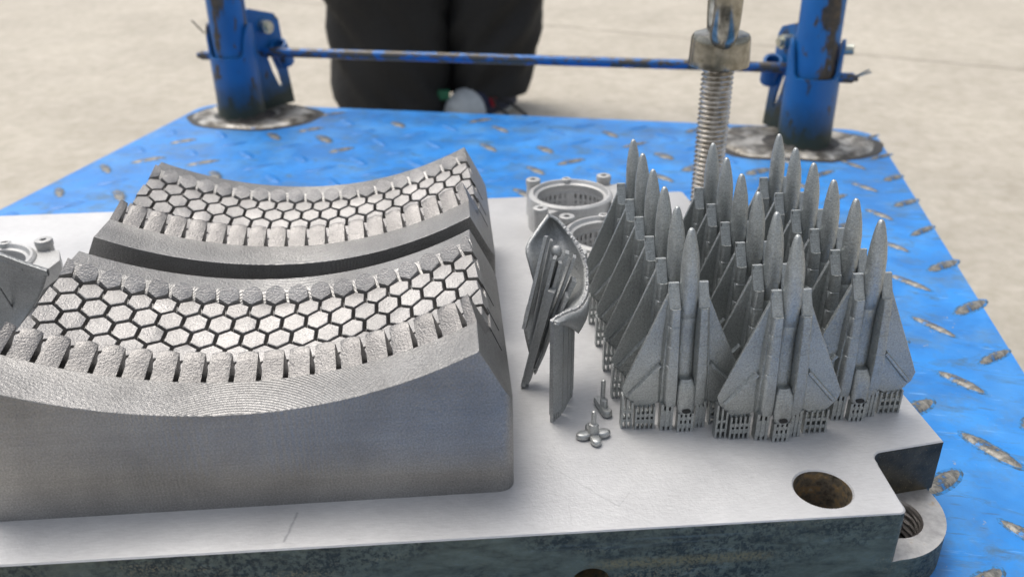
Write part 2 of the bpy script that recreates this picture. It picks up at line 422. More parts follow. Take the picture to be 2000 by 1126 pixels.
# lozenge lugs, 8 x 4 low domes, alternating direction
def lug_mesh():
    V = []; F = []; N = 12
    for k, (s_, z) in enumerate(((1.16, .05), (1, .35), (.78, 2.0), (.34, 2.6))):
        for i in range(N):
            t = 2*math.pi*i/N; a = math.cos(t); b = math.sin(t)
            V.append((27*a*s_, 6.4*b*(s_*1.22 if k == 0 else s_), z))
    F = grid_faces(N, 4, True)+[tuple(range(36, 48))]
    return V, F
V, F = lug_mesh()
l0 = mesh('tread_lug', V, F, ['lug', 'grime'], deck, smooth=True, mi=[1]*12+[0]*30); worn = l0.data
V, F = lug_mesh()
l1 = mesh('tread_lug', V, F, 'deck', deck, smooth=True); painted = l1.data
plate_poly = (-660, 358, 420, 1050)
cb, sb = math.cos(-BETA), math.sin(-BETA)
first = {0: l0, 1: l1}; cnt = 0
rl = random.Random(11)
for i in range(-13, 2):
    for j in range(-3, 12):
        for kind in (0, 1):
            u = 294+105*i+(52 if kind else 0); v = 680+112*j+(56 if kind else 0)
            if not(-985 < u < 350 and 480 < v < 1655): continue
            X = u*cb-v*sb; Y = u*sb+v*cb
            if -660 < X < 345 and 440 < Y < 1035: continue
            if any((u-a)**2+(v-b)**2 < 105**2 for a, b in ((-885, 1594), (224, 1575))): continue
            dv = fw.dot(Vector((X, Y, -475))); px = 1000+1668*(rt.dot(Vector((X, Y, -475))))/dv; py = 563-1668*(up.dot(Vector((X, Y, -475))))/dv
            if px < -60 or px > 2060 or py > 1180: continue
            near = u > 150
            isworn = rl.random() < .34 or near
            if isworn and first[0]: o = first[0]; first[0] = None
            elif not isworn and first[1]: o = first[1]; first[1] = None
            else:
                o = l0.copy(); C.objects.link(o); o.data = worn if isworn else painted; o.parent = deck
            o.location = Vector((u+rl.uniform(-3, 3), v+rl.uniform(-3, 3), 0))*S
            o.rotation_euler = (0, 0, R((45 if kind else -46)+rl.uniform(-4, 4))); s_ = rl.uniform(.85, 1.1); o.scale = (s_, rl.uniform(.8, 1.15)*(1 if near else rl.uniform(1, 1.5)), 1)
            cnt += 1

def post_assembly(u, v, side):
    """side=+1: lock plate leaves to the right (left post); -1 mirrored"""
    base = Vector((u, v, 0))
    # sleeve: tube cut down at the front, two ears beside the post
    N = 40; ro, ri = 46, 41; V = []; F = []
    for k in range(N):
        t = 2*math.pi*k/N
        # view-facing front is -v; ears at left and right reach higher
        c = abs(math.cos(t)); h = 124 if math.sin(t) < .25 else 124
        h = 124+max(0, (c-.80)/.20)**.7*62 if c > .80 else 124
        for r, z in ((ro+4, 0), (ro+1, 14), (ro, 40), (ro, h), (ri, h), (ri, 0)):
            V.append((u+r*math.cos(t), v+r*math.sin(t), z))
    for k in range(N):
        a = k*6; b = ((k+1) % N)*6
        for q in range(5): F.append((a+q, b+q, b+q+1, a+q+1))
    sl = mesh('post_sleeve', V, F, 'burnt', trolley, smooth=True)
    g = Geo(); g.lathe([(36.5, 2), (36.5, 900)], (u, v), 36, caps=True); g.obj('post', 'post', trolley, smooth=True)
    # weld puddle round the foot, extended under the lock plate
    rings = []; N = 64
    for q, (r, z) in enumerate(((44, 9), (50, 6), (58, 2.4), (72, 2.0), (80, 4.6), (87, 6.2), (94, 4.4), (99, .9), (112, .35))):
        ring = []; w8 = min(1, q/5)
        for k in range(N):
            t = 2*math.pi*k/N; tt = t if side > 0 else math.pi-t
            ex = 1+(.50 if side > 0 else .62)*max(0, math.cos(tt))**2*w8+(.22*max(0, -math.cos(tt))**3*w8 if side < 0 else 0)
            wob = 1+.09*noise.noise(Vector((math.cos(t)*2.2, math.sin(t)*2.2, u*.01)))*w8+.02*noise.noise(Vector((math.cos(t)*9, math.sin(t)*9, u)))
            zz = max(.3, z*(1+.9*noise.noise(Vector((math.cos(t)*5, math.sin(t)*5, 3+u+q*.15))))) if q < 8 else z
            ring.append((u+r*ex*wob*math.cos(t), v+r*ex*wob*math.sin(t)*.92, zz))
        rings.append(ring)
    g = Geo()
    for q in range(8): g.loft([rings[q], rings[q+1]], False, mi=(1 if q in (0, 1, 7) else 0))
    g.obj('weld_bead', ['weld', 'scorch'], sl, smooth=R(80))
    # lock plate with a long slot
    th = R(62); d = Vector((side*math.cos(th), math.sin(th), 0)); nrm = Vector((-d.y, d.x, 0))
    if nrm.y > 0: nrm = -nrm
    def P(s_, z, o=0): q = base+d*(36+s_)+nrm*o; return (q.x, q.y, z)
    outer = [(0, 2), (96, 2), (92, 40), (86, 90), (82, 150), (80, 176), (70, 190), (12, 206), (0, 200)]
    slot = [(64, 40), (70, 44), (66, 70), (52, 108), (42, 104), (50, 74)]
    V2, F2 = poly_with_holes(outer, [slot], 0)
    V = []; F = []
    for o_ in (-3, 3):
        off = len(V); V += [P(a, b, o_) for a, b, _ in V2]; F += [tuple(i+off for i in f) for f in F2]
    m_ = len(V2)
    for st, ln in ((0, len(outer)), (len(outer), len(slot))):
        for i in range(ln): a = st+i; b = st+(i+1) % ln; F.append((a, b, b+m_, a+m_))
    lp = mesh('lock_plate', V, F, 'burnt', trolley); 
    # bolts and the barrel for the cross rod
    g = Geo(); c = Vector(P(40, 168, 0)); g.tube([c+nrm*3, c+nrm*22], 13, 14); g.tube([c+nrm*22, c+nrm*28], 8, 12); g.obj('bolt', 'bolt', lp, smooth=True)
    g = Geo(); c = Vector(P(52, 138, 8))
    c2 = Vector(P(66, 118, 8))
    dr = (Vector((0, -.55, .85))).normalized()
    for ra, rb in ((17, 12),):
        a = c2+nrm*10-dr*34; b = c2+nrm*10+dr*18
        rr = []
        for p, r_ in ((a, ra), (b, ra), (b, rb), (a, rb)):
            e1 = dr.orthogonal().normalized(); e2 = dr.cross(e1)
            rr.append([p+(e1*math.cos(t)+e2*math.sin(t))*r_ for t in [2*math.pi*k/18 for k in range(18)]])
        g.loft(rr, False)
    g.obj('rod_barrel', 'burnt', lp, smooth=True)
    # through pin on the outer side
    g = Geo(); q = base+Vector((-side*44, -6, 122)); g.tube([q, q+Vector((-side*22, 0, 0))], 9, 12); g.tube([q+Vector((-side*22, 0, 0)), q+Vector((-side*30, 0, 0))], 6, 10)
    g.obj('pivot_pin', 'rod', sl, smooth=True)
    return base
A = post_assembly(-885, 1594, 1); B = post_assembly(224, 1575, -1)
g = Geo(); 
a = A+Vector((28, 60, 118)); b = B+Vector((-20, 60, 122))
g.tube([a, b], 9.5, 20); g.obj('cross_rod', 'rod', trolley, smooth=True)
g = Geo(); c = B+Vector((44, 0, 168)); g.tube([c, c+Vector((16, -4, 2))], 9, 12); g.obj('bolt', 'bolt', trolley, smooth=True)
g = Geo(); c = B+Vector((66, -4, 122)); g.tube([c, c+Vector((22, -14, 18))], 1.6, 6); g.tube([c, c+Vector((26, -14, 14))], 1.6, 6); g.obj('cotter_pin', 'bolt', trolley, smooth=True)
g = Geo(); c = A+Vector((-52, -6, 165)); g.tube([c, c+Vector((-18, -8, 26))], 1.4, 6); g.obj('cotter_pin', 'dark', trolley, smooth=True)

# ------------------------------------------------------------------ steel build plate
PX1, PY0, PY1, PX0 = 358, 427, 1047, -660
plate = thing('build_plate', 'thick pale steel build plate with stained edges lying on the blue trolley', 'steel plate', (0, 0, -75))
def circ(cx, cy, r, n=40): return [(cx+r*math.cos(2*math.pi*k/n), cy+r*math.sin(2*math.pi*k/n)) for k in range(n)]
def upper_outline(ins=0.):
    i = ins
    front = [(PX0, PY0+i)] + arc(294-6-i, PY0+6, 6-i*.5, -90, 0, 5) + [(294-i, 440)] + [(296.5-i, 478)]
    front += arc(307, 480+3, 10+i, 190, 100, 6) + [(PX1-i, 501+i)]
    back = [(PX1-i, 973-i)]+[(x, 1474-y) for x, y in reversed(arc(307, 483, 10+i, 190, 100, 6))]+[(296.5-i, 996), (294-i, 1034)]+[(x, 1474-y) for x, y in reversed(arc(294-6-i, PY0+6, 6-i*.5, -90, 0, 5))]+[(PX0, PY1-i)]
    return front+back
TH = 75
g = Geo(); up_o = upper_outline(1.0); lo_o = upper_outline(0)
hole = circ(246, 456, 20, 48); hole_o = circ(246, 456, 21, 48)
hole2 = circ(246, 1018, 20, 48); hole2o = circ(246, 1018, 21, 48)
V, F = poly_with_holes(up_o, [hole_o, hole2o], TH); g.add(V, F, 0)
n = len(lo_o)
# top edge break
g.add([(x, y, TH) for x, y in up_o]+[(x, y, TH-1.0) for x, y in lo_o], [(i, (i+1) % n, n+(i+1) % n, n+i) for i in range(n)], 0)
for ho, hi in ((hole_o, hole), (hole2o, hole2)):
    k_ = len(ho); g.add([(x, y, TH) for x, y in ho]+[(x, y, TH-1.2) for x, y in hi], [(i, (i+1) % k_, k_+(i+1) % k_, k_+i) for i in range(k_)], 0)
# side walls: front with a drilled hole is built as its own sheet
wall_faces = []
for i in range(n):
    (x0, y0), (x1, y1) = lo_o[i], lo_o[(i+1) % n]
    isfront = abs(y0-PY0) < .01 and abs(y1-PY0) < .01
    if isfront: continue
    notch = (x0 > 290 and x1 > 290 and ((y0 > 430 and y1 < 502) or (y0 > 972 and y1 < 1044)))
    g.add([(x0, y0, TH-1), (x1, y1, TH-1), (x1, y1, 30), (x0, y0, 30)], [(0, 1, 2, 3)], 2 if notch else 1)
# front face sheet with blind hole (z = TH-46 from the bottom)
hz = TH-47; R_h = 14
outer = [(PX0, TH-1), (PX0, 30), (PX0, 0), (288, 0), (288, 30), (288, TH-1)]
hl = [(78.5+R_h*math.cos(2*math.pi*k/28), hz+R_h*math.sin(2*math.pi*k/28)) for k in range(28)]
V, F = poly_with_holes(outer, [hl], 0); g.add([(a, PY0, b) for a, b, _ in V], F, 1)
g.add([(a, PY0, b) for a, b in hl]+[(a, PY0+40, b) for a, b in hl], [(i, (i+1) % 28, 28+(i+1) % 28, 28+i) for i in range(28)]+[tuple(range(28, 56))], 3)
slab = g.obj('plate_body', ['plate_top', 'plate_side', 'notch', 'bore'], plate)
# bore walls
for hi in (hole, hole2):
    g = Geo(); V, F = walls(hi, .3, TH-1.2); g.add(V, F); g.obj('through_hole', 'bore', plate, smooth=True)
# lower flange with rounded corner ledges (z 0..30)
def corner(flip):
    pts = arc(297, 487, 58, -88, 13, 18)
    pts = [(288, PY0)]+[p for p in pts]+[(PX1, 503)]
    back = [(288, 503)]
    loop = pts+back
    th = circ(311, 473, 23.5, 40)
    if flip: loop = [(x, 1474-y) for x, y in loop]; th = [(x, 1474-y) for x, y in th]
    return loop, th
for flip in (False, True):
    loop, th = corner(flip); g = Geo()
    V, F = poly_with_holes(loop, [th], 30); g.add(V, F, 0)
    V, F = walls(loop, 0, 29.999); g.add(V, F, 1)
    g.obj('corner_ledge', ['ledge', 'plate_side'], plate)
    g = Geo(); g.add([(311+23*math.cos(2*math.pi*k/24), (473 if not flip else 1001)+23*math.sin(2*math.pi*k/24), .9) for k in range(24)], [tuple(range(24))]); g.obj('hole_shade_disc', 'dark', plate)  # dark disc stands in for the shade deep in the hole
    # internal thread (helix)
    N = 48; rows = 6*7; V = []
    for q in range(rows):
        for k in range(N):
            zz = q/(rows-1)*29.5
            ph = (zz/5.6 - k/N) % 1.0; r = 23.5-3.0*(1-abs(2*ph-1)) if zz < 27 else 23.5-(29.5-zz)*.8
            cy = 473 if not flip else 1001
            V.append((311+r*math.cos(2*math.pi*k/N), cy+r*math.sin(2*math.pi*k/N), zz+.4))
    mesh('internal_thread', V, grid_faces(N, rows, True), 'tapped', plate, smooth=R(70))
# right-hand lower side strip between the two corner ledges
g = Geo(); g.add([(PX1, 503, 0), (PX1, 971, 0), (PX1, 971, 30), (PX1, 503, 30)], [(0, 1, 2, 3)]); g.obj('lower_side', 'plate_side', plate)

# ------------------------------------------------------------------ eyebolt in the far corner
eb = thing('eyebolt', 'long threaded lifting eyebolt standing in the far right corner of the plate', 'eyebolt', (313, 1006, -45))
N = 48; rows = 320; top = 214; V = []
for q in range(rows):
    zz = q/(rows-1)*top
    for k in range(N):
        ph = (zz/6.0 - k/N) % 1.0
        r = 19.3-3.4*(1-min(1, abs(2*ph-1)*1.25))**1.0
        V.append((r*math.cos(2*math.pi*k/N), r*math.sin(2*math.pi*k/N), zz))
mesh('threaded_shank', V, grid_faces(N, rows, True), 'thread', eb, smooth=R(75))
g = Geo(); g.lathe([(6, 216), (30, 217), (35.5, 219), (36, 222), (35.4, 228), (34.6, 246), (34.2, 251), (32, 255), (23, 258), (2, 259)], (0, 0), 48, caps=True)
g.obj('collar', 'chrome', eb, smooth=True)
g = Geo(); yr = R(78); pts = []
for k in range(48):
    t = -math.pi/2+2*math.pi*k/48
    pts.append(Vector((math.cos(yr)*52*math.cos(t), math.sin(yr)*52*math.cos(t), 257+44+52*math.sin(t))))
rings = []
for k, p in enumerate(pts):
    d = (pts[(k+1) % 48]-pts[k-1]).normalized(); a = Vector((math.sin(yr), -math.cos(yr), 0)); b = d.cross(a)
    rings.append([p+(a*math.cos(t)+b*math.sin(t))*15.5 for t in [2*math.pi*i/20 for i in range(20)]])
g.loft(rings+[rings[0]], False); g.obj('eye', 'chrome', eb, smooth=True)

# ------------------------------------------------------------------ tire-mold blocks
RAD, ZC, PHI = 357., 434., 27.
def lerp_prof(P, y):
    if y <= P[0][0]: return P[0][1]
    for (a, b), (c, d) in zip(P, P[1:]):
        if y <= c: return b+(d-b)*(y-a)/(c-a)
    return P[-1][1]
FLOOR = [(0, 0), (40, 0), (41, -12), (58, -20), (62, -24), (84, -24), (100, -23), (117, -20.5), (134, -17), (152, -13.5), (160, -11.5), (166, -7.5), (175, -3), (180, 0), (201, 0)]
HEX = [(50, -14), (66, -14), (84, -14), (100, -13), (117, -10.5), (134, -7), (152, -3.6), (163, -3.0), (172.6, 7.6)]
def pol(phi, y, dz):
    p = R(phi); r = RAD-dz
    x = r*math.sin(p); z = ZC-r*math.cos(p)
    if phi < 0: z -= .13*RAD*(1-math.cos(p))
    return (x, y, z)
# arclength table of the HEX curve
tab = [(0., HEX[0][0])]
for (a, b), (c, d) in zip(HEX, HEX[1:]): tab.append((tab[-1][0]+math.hypot(c-a, d-b), c))
def s_of_y(y):
    for (s0, y0), (s1, y1) in zip(tab, tab[1:]):
        if y <= y1: return s0+(s1-s0)*(y-y0)/(y1-y0)
    return tab[-1][0]
def y_of_s(s_):
    for (s0, y0), (s1, y1) in zip(tab, tab[1:]):
        if s_ <= s1: return y0+(y1-y0)*(s_-s0)/(s1-s0)
    return tab[-1][1]+(s_-tab[-1][0])*.62
def hexpt(phi, s_, low=0.):
    y = y_of_s(s_); dz = lerp_prof(HEX, y)
    if y > HEX[-1][0]: dz = HEX[-1][1]+(y-HEX[-1][0])*1.1
    return pol(phi, y, dz-low)
DEP = 201.
def make_block(label, loc, rz):
    root = thing('tread_mold', label, 'tire mold', loc, rz, 'printed tire mold segments side by side')
    # --- body
    nphi = 49; ys = sorted(set([0, 20, 39.5]+[p[0] for p in FLOOR if p[0]]))
    g = Geo()
    phis = [-PHI+2*PHI*i/(nphi-1) for i in range(nphi)]
    top = [[pol(ph, y, lerp_prof(FLOOR, y)) for ph in phis] for y in ys]
    V = [p for r_ in top for p in r_]; g.add(V, grid_faces(nphi, len(ys)))
    xb0, xb1 = -184., 184.
    def side(sgn):
        ph = PHI*sgn; xb = 184.*sgn
        col = []
        zk = None
        # kink where the radial plane meets the vertical side
        t_ = pol(ph, 0, 0); x0, z0 = t_[0], t_[2]; t2 = pol(ph, 0, -18)
        sl = (t2[2]-z0)/(t2[0]-x0); zk = z0+sl*(xb-x0)
        rows = []
        for i, y in enumerate(ys):
            rows.append([top[i][0 if sgn < 0 else -1], (xb, y, zk), (xb, y, 6), (xb, y, 0)])
        V = [p for r_ in rows for p in r_]; g.add(V, grid_faces(4, len(ys)))
        return zk
    za = side(-1); zb = side(1)
    for y, idx in ((0, 0), (DEP, -1)):
        loop = [p for p in top[idx]]+[(184, y, zb), (184, y, 6), (184, y, 0), (-184, y, 0), (-184, y, 6), (-184, y, za)]
        g.add(loop, [tuple(range(len(loop)))])
    me = bpy.data.meshes.new('mold_body'); me.from_pydata([Vector(v)*S for v in g.V], [], g.F)
    bm = bmesh.new(); bm.from_mesh(me); bmesh.ops.remove_doubles(bm, verts=bm.verts[:], dist=.01*S); bmesh.ops.recalc_face_normals(bm, faces=bm.faces[:])
    # round the four upright corners
    es = [e for e in bm.edges if abs(e.verts[0].co.x-e.verts[1].co.x) < 1e-7 and abs(abs(e.verts[0].co.x)-184*S) < 1e-6 and abs(e.verts[0].co.y-e.verts[1].co.y) < 1e-7 and (abs(e.verts[0].co.y) < 1e-6 or abs(e.verts[0].co.y-DEP*S) < 1e-6)]
    bmesh.ops.bevel(bm, geom=es, offset=11*S, segments=6, affect='EDGES', profile=.5)
    for f in bm.faces: f.smooth = True
    for e in bm.edges:
        if len(e.link_faces) == 2 and e.calc_face_angle(0) > R(22): e.smooth = False
    bm.to_mesh(me); bm.free()
    body = link('mold_body', me, 'mold', root)
    bevel(body, .8, 2, 30)
    # dark strips painting the shade of slots in the right flank where the tread grooves run out
    for k, (yy, ln, hh) in enumerate(((64, 1.6, 22), (92, 1.6, 22), (124, 1.6, 22))):
        for sgn in (1,):
            g = Geo()
            q0 = Vector(pol(PHI*sgn, yy, lerp_prof(FLOOR, yy)+3)); dn = (Vector(pol(PHI*sgn, yy, -40))-Vector(pol(PHI*sgn, yy, 0))).normalized()
            nn = Vector((math.cos(R(PHI)), 0, math.sin(R(PHI))))
            a = q0+nn*.25; b = q0+dn*hh*.8+Vector((0, -7, 0))+nn*.25
            wv = Vector((0, .9, 0))
            ins = nn*-.6
            g.add([a-wv, a+wv, b+wv, b-wv, a-wv+ins, a+wv+ins, b+wv+ins, b-wv+ins], [(0, 1, 2, 3), (0, 4, 5, 1), (1, 5, 6, 2), (2, 6, 7, 3), (3, 7, 4, 0)])
            g.obj('slot_shade_strip', 'dark', root)
    rj = random.Random(int(loc[1]))
    # --- teeth along the near shoulder
    dphi = 2*PHI/18
    for k in range(-9, 10):
        c0 = k*dphi; hw = dphi/2-.31
        t0, t1 = -1., 1.
        if k == -9: t0 = 0.
        if k == 9: t1 = 0.
        ts = [t for t in (-1, -.9, -.5, 0, .5, .9, 1) if t0 <= t <= t1]
        g = Geo(); rows = []
        for (y, dz, w_) in ((40.2, -18, 1), (40.2, -.4, 1), (44, 1.4, 1), (49, 4.2, 1), (55, 7.6, 1), (60.6, 10.8, .98), (62.3, 10.9, .97), (63.3, -23, .98)):
            row = []
            for t in ts:
                drop = (1.3*abs(t)**2 if y > 59 else .35*t*t) if -5 < dz else 0
                drop += rj.uniform(-.12, .12) if dz > 0 else 0
                row.append(pol(c0+hw*t*w_, y-(.5*abs(t)**3 if 55 < y < 64 else 0), dz-drop))
            rows.append(row)
        V = [p for r_ in rows for p in r_]; nn_ = len(ts); g.add(V, grid_faces(nn_, len(rows)))
        for idx in (0, nn_-1):
            g.add([r_[idx] for r_ in rows], [tuple(range(len(rows)))])
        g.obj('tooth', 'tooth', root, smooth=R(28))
    # --- hexagon tiles
    sB = s_of_y(152.0); pit = 18.1
    gapx = .235; hw = dphi/2-gapx
    def tile(c0, sc_, shape):
        """shape: list of (t, s) with t in -1..1 across"""
        cx = sum(p[0] for p in shape)/len(shape); cy = sum(p[1] for p in shape)/len(shape)
        n = len(shape); V = []
        for f_, low in ((1., 10.), (1., .35), (.95, 0.)):
            for t, s_ in shape:
                tt = cx+(t-cx)*f_; ss = cy+(s_-cy)*f_
                V.append(hexpt(c0+tt*hw, sc_+ss, low+(rj.uniform(-.16, .16) if low < 1 else 0)))
        V.append(hexpt(c0+cx*hw, sc_+cy, 0))
        F = grid_faces(n, 3, True)+[(2*n+i, 2*n+(i+1) % n, 3*n) for i in range(n)]
        g = Geo(); g.add(V, F); g.obj('hexagon_tile', 'tread', root, smooth=R(24))
    H = 10.4; h2 = 5.2
    full = [(0, -H), (1, -h2), (1, h2), (0, H), (-1, h2), (-1, -h2)]
    right = [(0, -H), (1, -h2), (1, h2), (0, H)]; left = [(0, -H), (0, H), (-1, h2), (-1, -h2)]
    sA = [(0, -H), (1, -h2), (1.02, .2), (.78, 3.6), (.4, 5.4), (0, 5.9), (-.4, 5.4), (-.78, 3.6), (-1.02, .2), (-1, -h2)]
    sAr = [p for p in sA if p[0] >= 0]; sAl = [p for p in sA if p[0] <= 0]
    for row in range(6):
        s_c = sB-(row-1)*pit+(1.4 if row == 0 else 0)
        if row % 2 == 0:
            for k in range(-9, 10):
                sh = (sA if row == 0 else full)
                if k == -9: sh = sAr if row == 0 else right
                if k == 9: sh = ([sAl[0]]+sAl[1:]) if row == 0 else left
                tile(k*dphi, s_c, sh)
        else:
            for k in range(-9, 9): tile((k+.5)*dphi, s_c, full)
    return root
make_block('nearer of the two grey tire mold segments, at the front of the plate', (-154, 470, 0), R(.4))
make_block('rear tire mold segment, standing behind the other mold', (-154, 700, 0), R(.3))

# ------------------------------------------------------------------ fighter jets
def make_jet():
    root = thing('toy_jet', 'x', 'model jet', (0, 0, 0), 0, 'upright printed metal jets in three rows')
    def sh(V, k=.0325):     # the jets lean a little to the left
        return [(x+3-k*z, y, z) for x, y, z in V]
    def fin(g, name, smooth=R(45)):
        g.V = sh(g.V); return g.obj(name, 'jet', root, smooth=smooth)
    def sup(rx, ry, cy_, z, n=16, sq=2.2, cx=0):
        out = []
        for k in range(n):
            t = 2*math.pi*k/n; c, s_ = math.cos(t), math.sin(t)
            out.append((cx+rx*math.copysign(abs(c)**(2/sq), c), cy_+ry*math.copysign(abs(s_)**(2/sq), s_), z))
        return out
    # fuselage
    g = Geo(); prof = [(26, 6.6, 4, .5), (60, 6.8, 4.2, 0), (88, 6.8, 4.4, -.2), (96, 6.8, 5.0, -.8), (96.4, 6.6, 4.8, -.8), (97.2, 6.6, 4.9, -.9), (97.6, 6.8, 5.2, -1), (106, 6.7, 6.2, -1.9), (116, 6.6, 7.0, -2.8), (128, 6.7, 7.1, -3.2), (139, 6.5, 6.7, -3.1), (148, 5.7, 5.8, -2.5), (155, 4.6, 4.7, -1.8), (160, 3.6, 3.7, -1.3), (163.6, 2.7, 2.8, -1), (165.6, 1.9, 2.0, -.8), (166.6, .9, 1, -.7)]
    g.loft([sup(a, b, c, z, 20, 2.15) for z, a, b, c in prof]); fin(g, 'fuselage')
    # wings: planform plates with a little thickness
    for s_ in (-1, 1):
        pl = [(6, 118), (12, 121.5), (16, 112), (25.3, 89.5), (35, 66.5), (43, 47.5), (47.5, 36.5), (45.5, 29), (36, 18.5), (27, 17.5), (18, 23), (6, 25)]
        g = Geo(); n = len(pl)
        def th(x): return 1.9-.022*x
        V = [(s_*x, -th(x), z) for x, z in pl]+[(s_*x, th(x), z) for x, z in pl]
        F = [tuple(range(n)), tuple(range(n, 2*n))[::-1]]+[(i, (i+1) % n, n+(i+1) % n, n+i) for i in range(n)]
        g.add(V, F); w_ = fin(g, 'wing'); bevel(w_, .55, 2, 50)
        # engine trunk with swept open intake
        g = Geo(); rings = []
        for z, xo, yb, xi in ((22, 15.5, 8, 6), (30, 16.5, 9.6, 6), (52, 16.5, 11, 6.2), (59.6, 16.2, 11.1, 6.2), (60, 15.9, 10.7, 6.2), (60.8, 15.9, 10.7, 6.2), (61.2, 16.1, 11.1, 6.2), (76, 15.6, 11, 6.2), (76.4, 15.3, 10.6, 6.2), (77.2, 15.3, 10.6, 6.2), (77.6, 15.5, 11, 6.2), (92, 15, 10.8, 6.3), (92.4, 14.7, 10.4, 6.3), (93.2, 14.7, 10.4, 6.3), (93.6, 15, 10.8, 6.3), (107, 14.4, 10.4, 6.4)):
            rings.append([(s_*xi, 0, z), (s_*xo, 0, z), (s_*xo, -yb*.72, z), (s_*(xo-1.3), -yb*.94, z), (s_*(xo-2.6), -yb, z), (s_*(xi+1.4), -yb, z), (s_*xi, -yb*.8, z)])
        g.loft(rings, False)
        # rear cap + open duct inside the intake
        g.add(rings[0], [tuple(range(7))])
        # shallow scoop: sloping ramp framed by a raised lip
        def bx_(x, y, z): return (s_*x, y, z)
        top = rings[-1]
        inn = [bx_(7.6, 0, 107), bx_(13.2, 0, 107), bx_(13.2, -7.0, 107), bx_(12.6, -8.6, 107), bx_(11.4, -9, 107), bx_(8.6, -9, 107), bx_(7.6, -7.4, 107)]
        low = [(x, y, 104.5) for x, y, z in inn]
        g.loft([top, inn, low], False)
        g.add([bx_(7.3, -8.6, 104.6), bx_(13.5, -8.6, 104.6), bx_(13.5, -1.2, 123.8), bx_(7.3, -1.2, 123.8)], [(0, 1, 2, 3)])
        fin(g, 'engine_trunk', R(40))
        # swept inner splitter walls rising above the lip
        g = Geo()
        g.add([(s_*6.6, -7.5, 107), (s_*6.6, 0, 124), (s_*8.2, 0, 124), (s_*8.2, -7.5, 107), (s_*6.6, 0, 107), (s_*8.2, 0, 107)], [(0, 1, 2, 3), (0, 4, 1), (3, 2, 5), (4, 5, 2, 1), (0, 3, 5, 4)])
        g.add([(s_*13.4, -7.8, 107), (s_*13.2, -.4, 123.2), (s_*14.6, -.4, 122.2), (s_*14.6, -7.8, 107), (s_*13.4, 0, 107), (s_*14.6, 0, 107)], [(0, 1, 2, 3), (0, 4, 1), (3, 2, 5), (4, 5, 2, 1), (0, 3, 5, 4)])
        g.box(min(s_*7, s_*14.4), max(s_*7, s_*14.4), -1.2, 1.5, 104, 124.2)
        fin(g, 'intake_wall', False)
        # outer fairing strip beside the trunk
        g = Geo(); rings = []
        for z, x0, x1, yb in ((23, 15, 19.5, 3.6), (50, 15.5, 19.2, 6), (80, 14.8, 17.6, 6.4), (104, 13.6, 15.6, 5.2), (116, 12.2, 13.4, 2.6)):
            rings.append([(s_*x0, 0, z), (s_*x1, 0, z), (s_*(x1-.3), -yb*.6, z), (s_*(x1-1.4), -yb, z), (s_*x0, -yb, z)])
        g.loft(rings); fin(g, 'fairing', R(30))
        # canted fin seen edge-on as a slanting ridge
        g = Geo()
        a = Vector((s_*19, -1.2, 57)); b = Vector((s_*41.5, -1.2, 30)); d = (b-a).normalized(); pr = Vector((d.z, 0, -d.x))*1.9
        V = [a-pr, a+pr, b+pr, b-pr]; V2 = [Vector((v.x, v.y-3.6 if i in (0, 1) else v.y-2.4, v.z)) + d*0 for i, v in enumerate([a-pr*.5, a+pr*.5, b+pr*.5, b-pr*.5])]
        g.add(V+V2, [(0, 1, 2, 3), (4, 7, 6, 5), (0, 4, 5, 1), (1, 5, 6, 2), (2, 6, 7, 3), (3, 7, 4, 0)]); fin(g, 'tail_fin', False)
    # tail boom
    g = Geo(); rings = []
    for z, rx, ry, cy_ in ((15.5, 4.2, 1.6, -9), (18, 6.2, 2.4, -9), (22, 7, 3.4, -8.6), (34, 7.2, 4.4, -7.6), (41, 6.8, 4.6, -6.8), (46, 5, 3.6, -5)):
        rings.append(sup(rx, ry, cy_, z, 16, 2.8, .5))
    g.loft(rings); tb = fin(g, 'tail_boom')
    g = Geo(); g.add([(0.5+3.4*math.cos(2*math.pi*k/12), -12.6, 20+1.9*math.sin(2*math.pi*k/12)) for k in range(12)]+[(0.5+3.4*math.cos(2*math.pi*k/12), -10.6, 20+1.9*math.sin(2*math.pi*k/12)) for k in range(12)], [tuple(range(12))]+[(i, (i+1) % 12, 12+(i+1) % 12, 12+i) for i in range(12)])
    g.V = sh(g.V); g.obj('tail_hole_shade', 'dark', tb)  # near-black disc on the boom, painting the shade inside a hole
    # lattice supports down to the plate
    def lattice(x0, x1, yf, yb, h0, h1, cols, rowz, bar=1.5):
        g = Geo()
        for i in range(cols+1):
            x = x0+(x1-x0)*i/cols; h = h0+(h1-h0)*i/cols
            g.box(x-bar/2, x+bar/2, yf, yb, 0.02, h)
        for z0, z1 in rowz:
            g.box(x0, x1, yf+.5, yb-.5, z0, z1)
        g.obj('support_lattice', 'jet', root)
    lattice(-44.5, -37, -3, 3.5, 30, 24, 2, ((6, 8.5), (14, 16.5)))
    lattice(-34, -20, -5, 2.5, 20, 20.5, 4, ((5.0, 9), (11, 14)))
    lattice(-14.5, -7, -8, 0, 24, 24, 2, ((3.5, 18),), 2.2)
    lattice(-2, 8.5, -11, -5, 17, 17, 3, ((3.2, 7.5), (10.5, 13.5)), 2.0)
    lattice(13, 19, -6, 2, 24, 24, 2, ((3.5, 19),), 2.2)
    lattice(25, 41.5, -2.5, 3.5, 20, 21, 4, ((4.5, 7.5), (11, 14)))
    return root
jet0 = make_jet(); made = False
ordn = ['nearest', 'second from the front', 'third from the front', 'fourth from the front', 'fifth from the front', 'farthest']
cols = [('left-hand row', 162.5, 540), ('middle row', 231.3, 521.5), ('right-hand row', 299.3, 542)]
tails = {('left-hand row', 0): 'beside the small propeller', ('middle row', 0): 'frontmost of all the jets', ('right-hand row', 0): 'at the plate edge above the corner notch'}
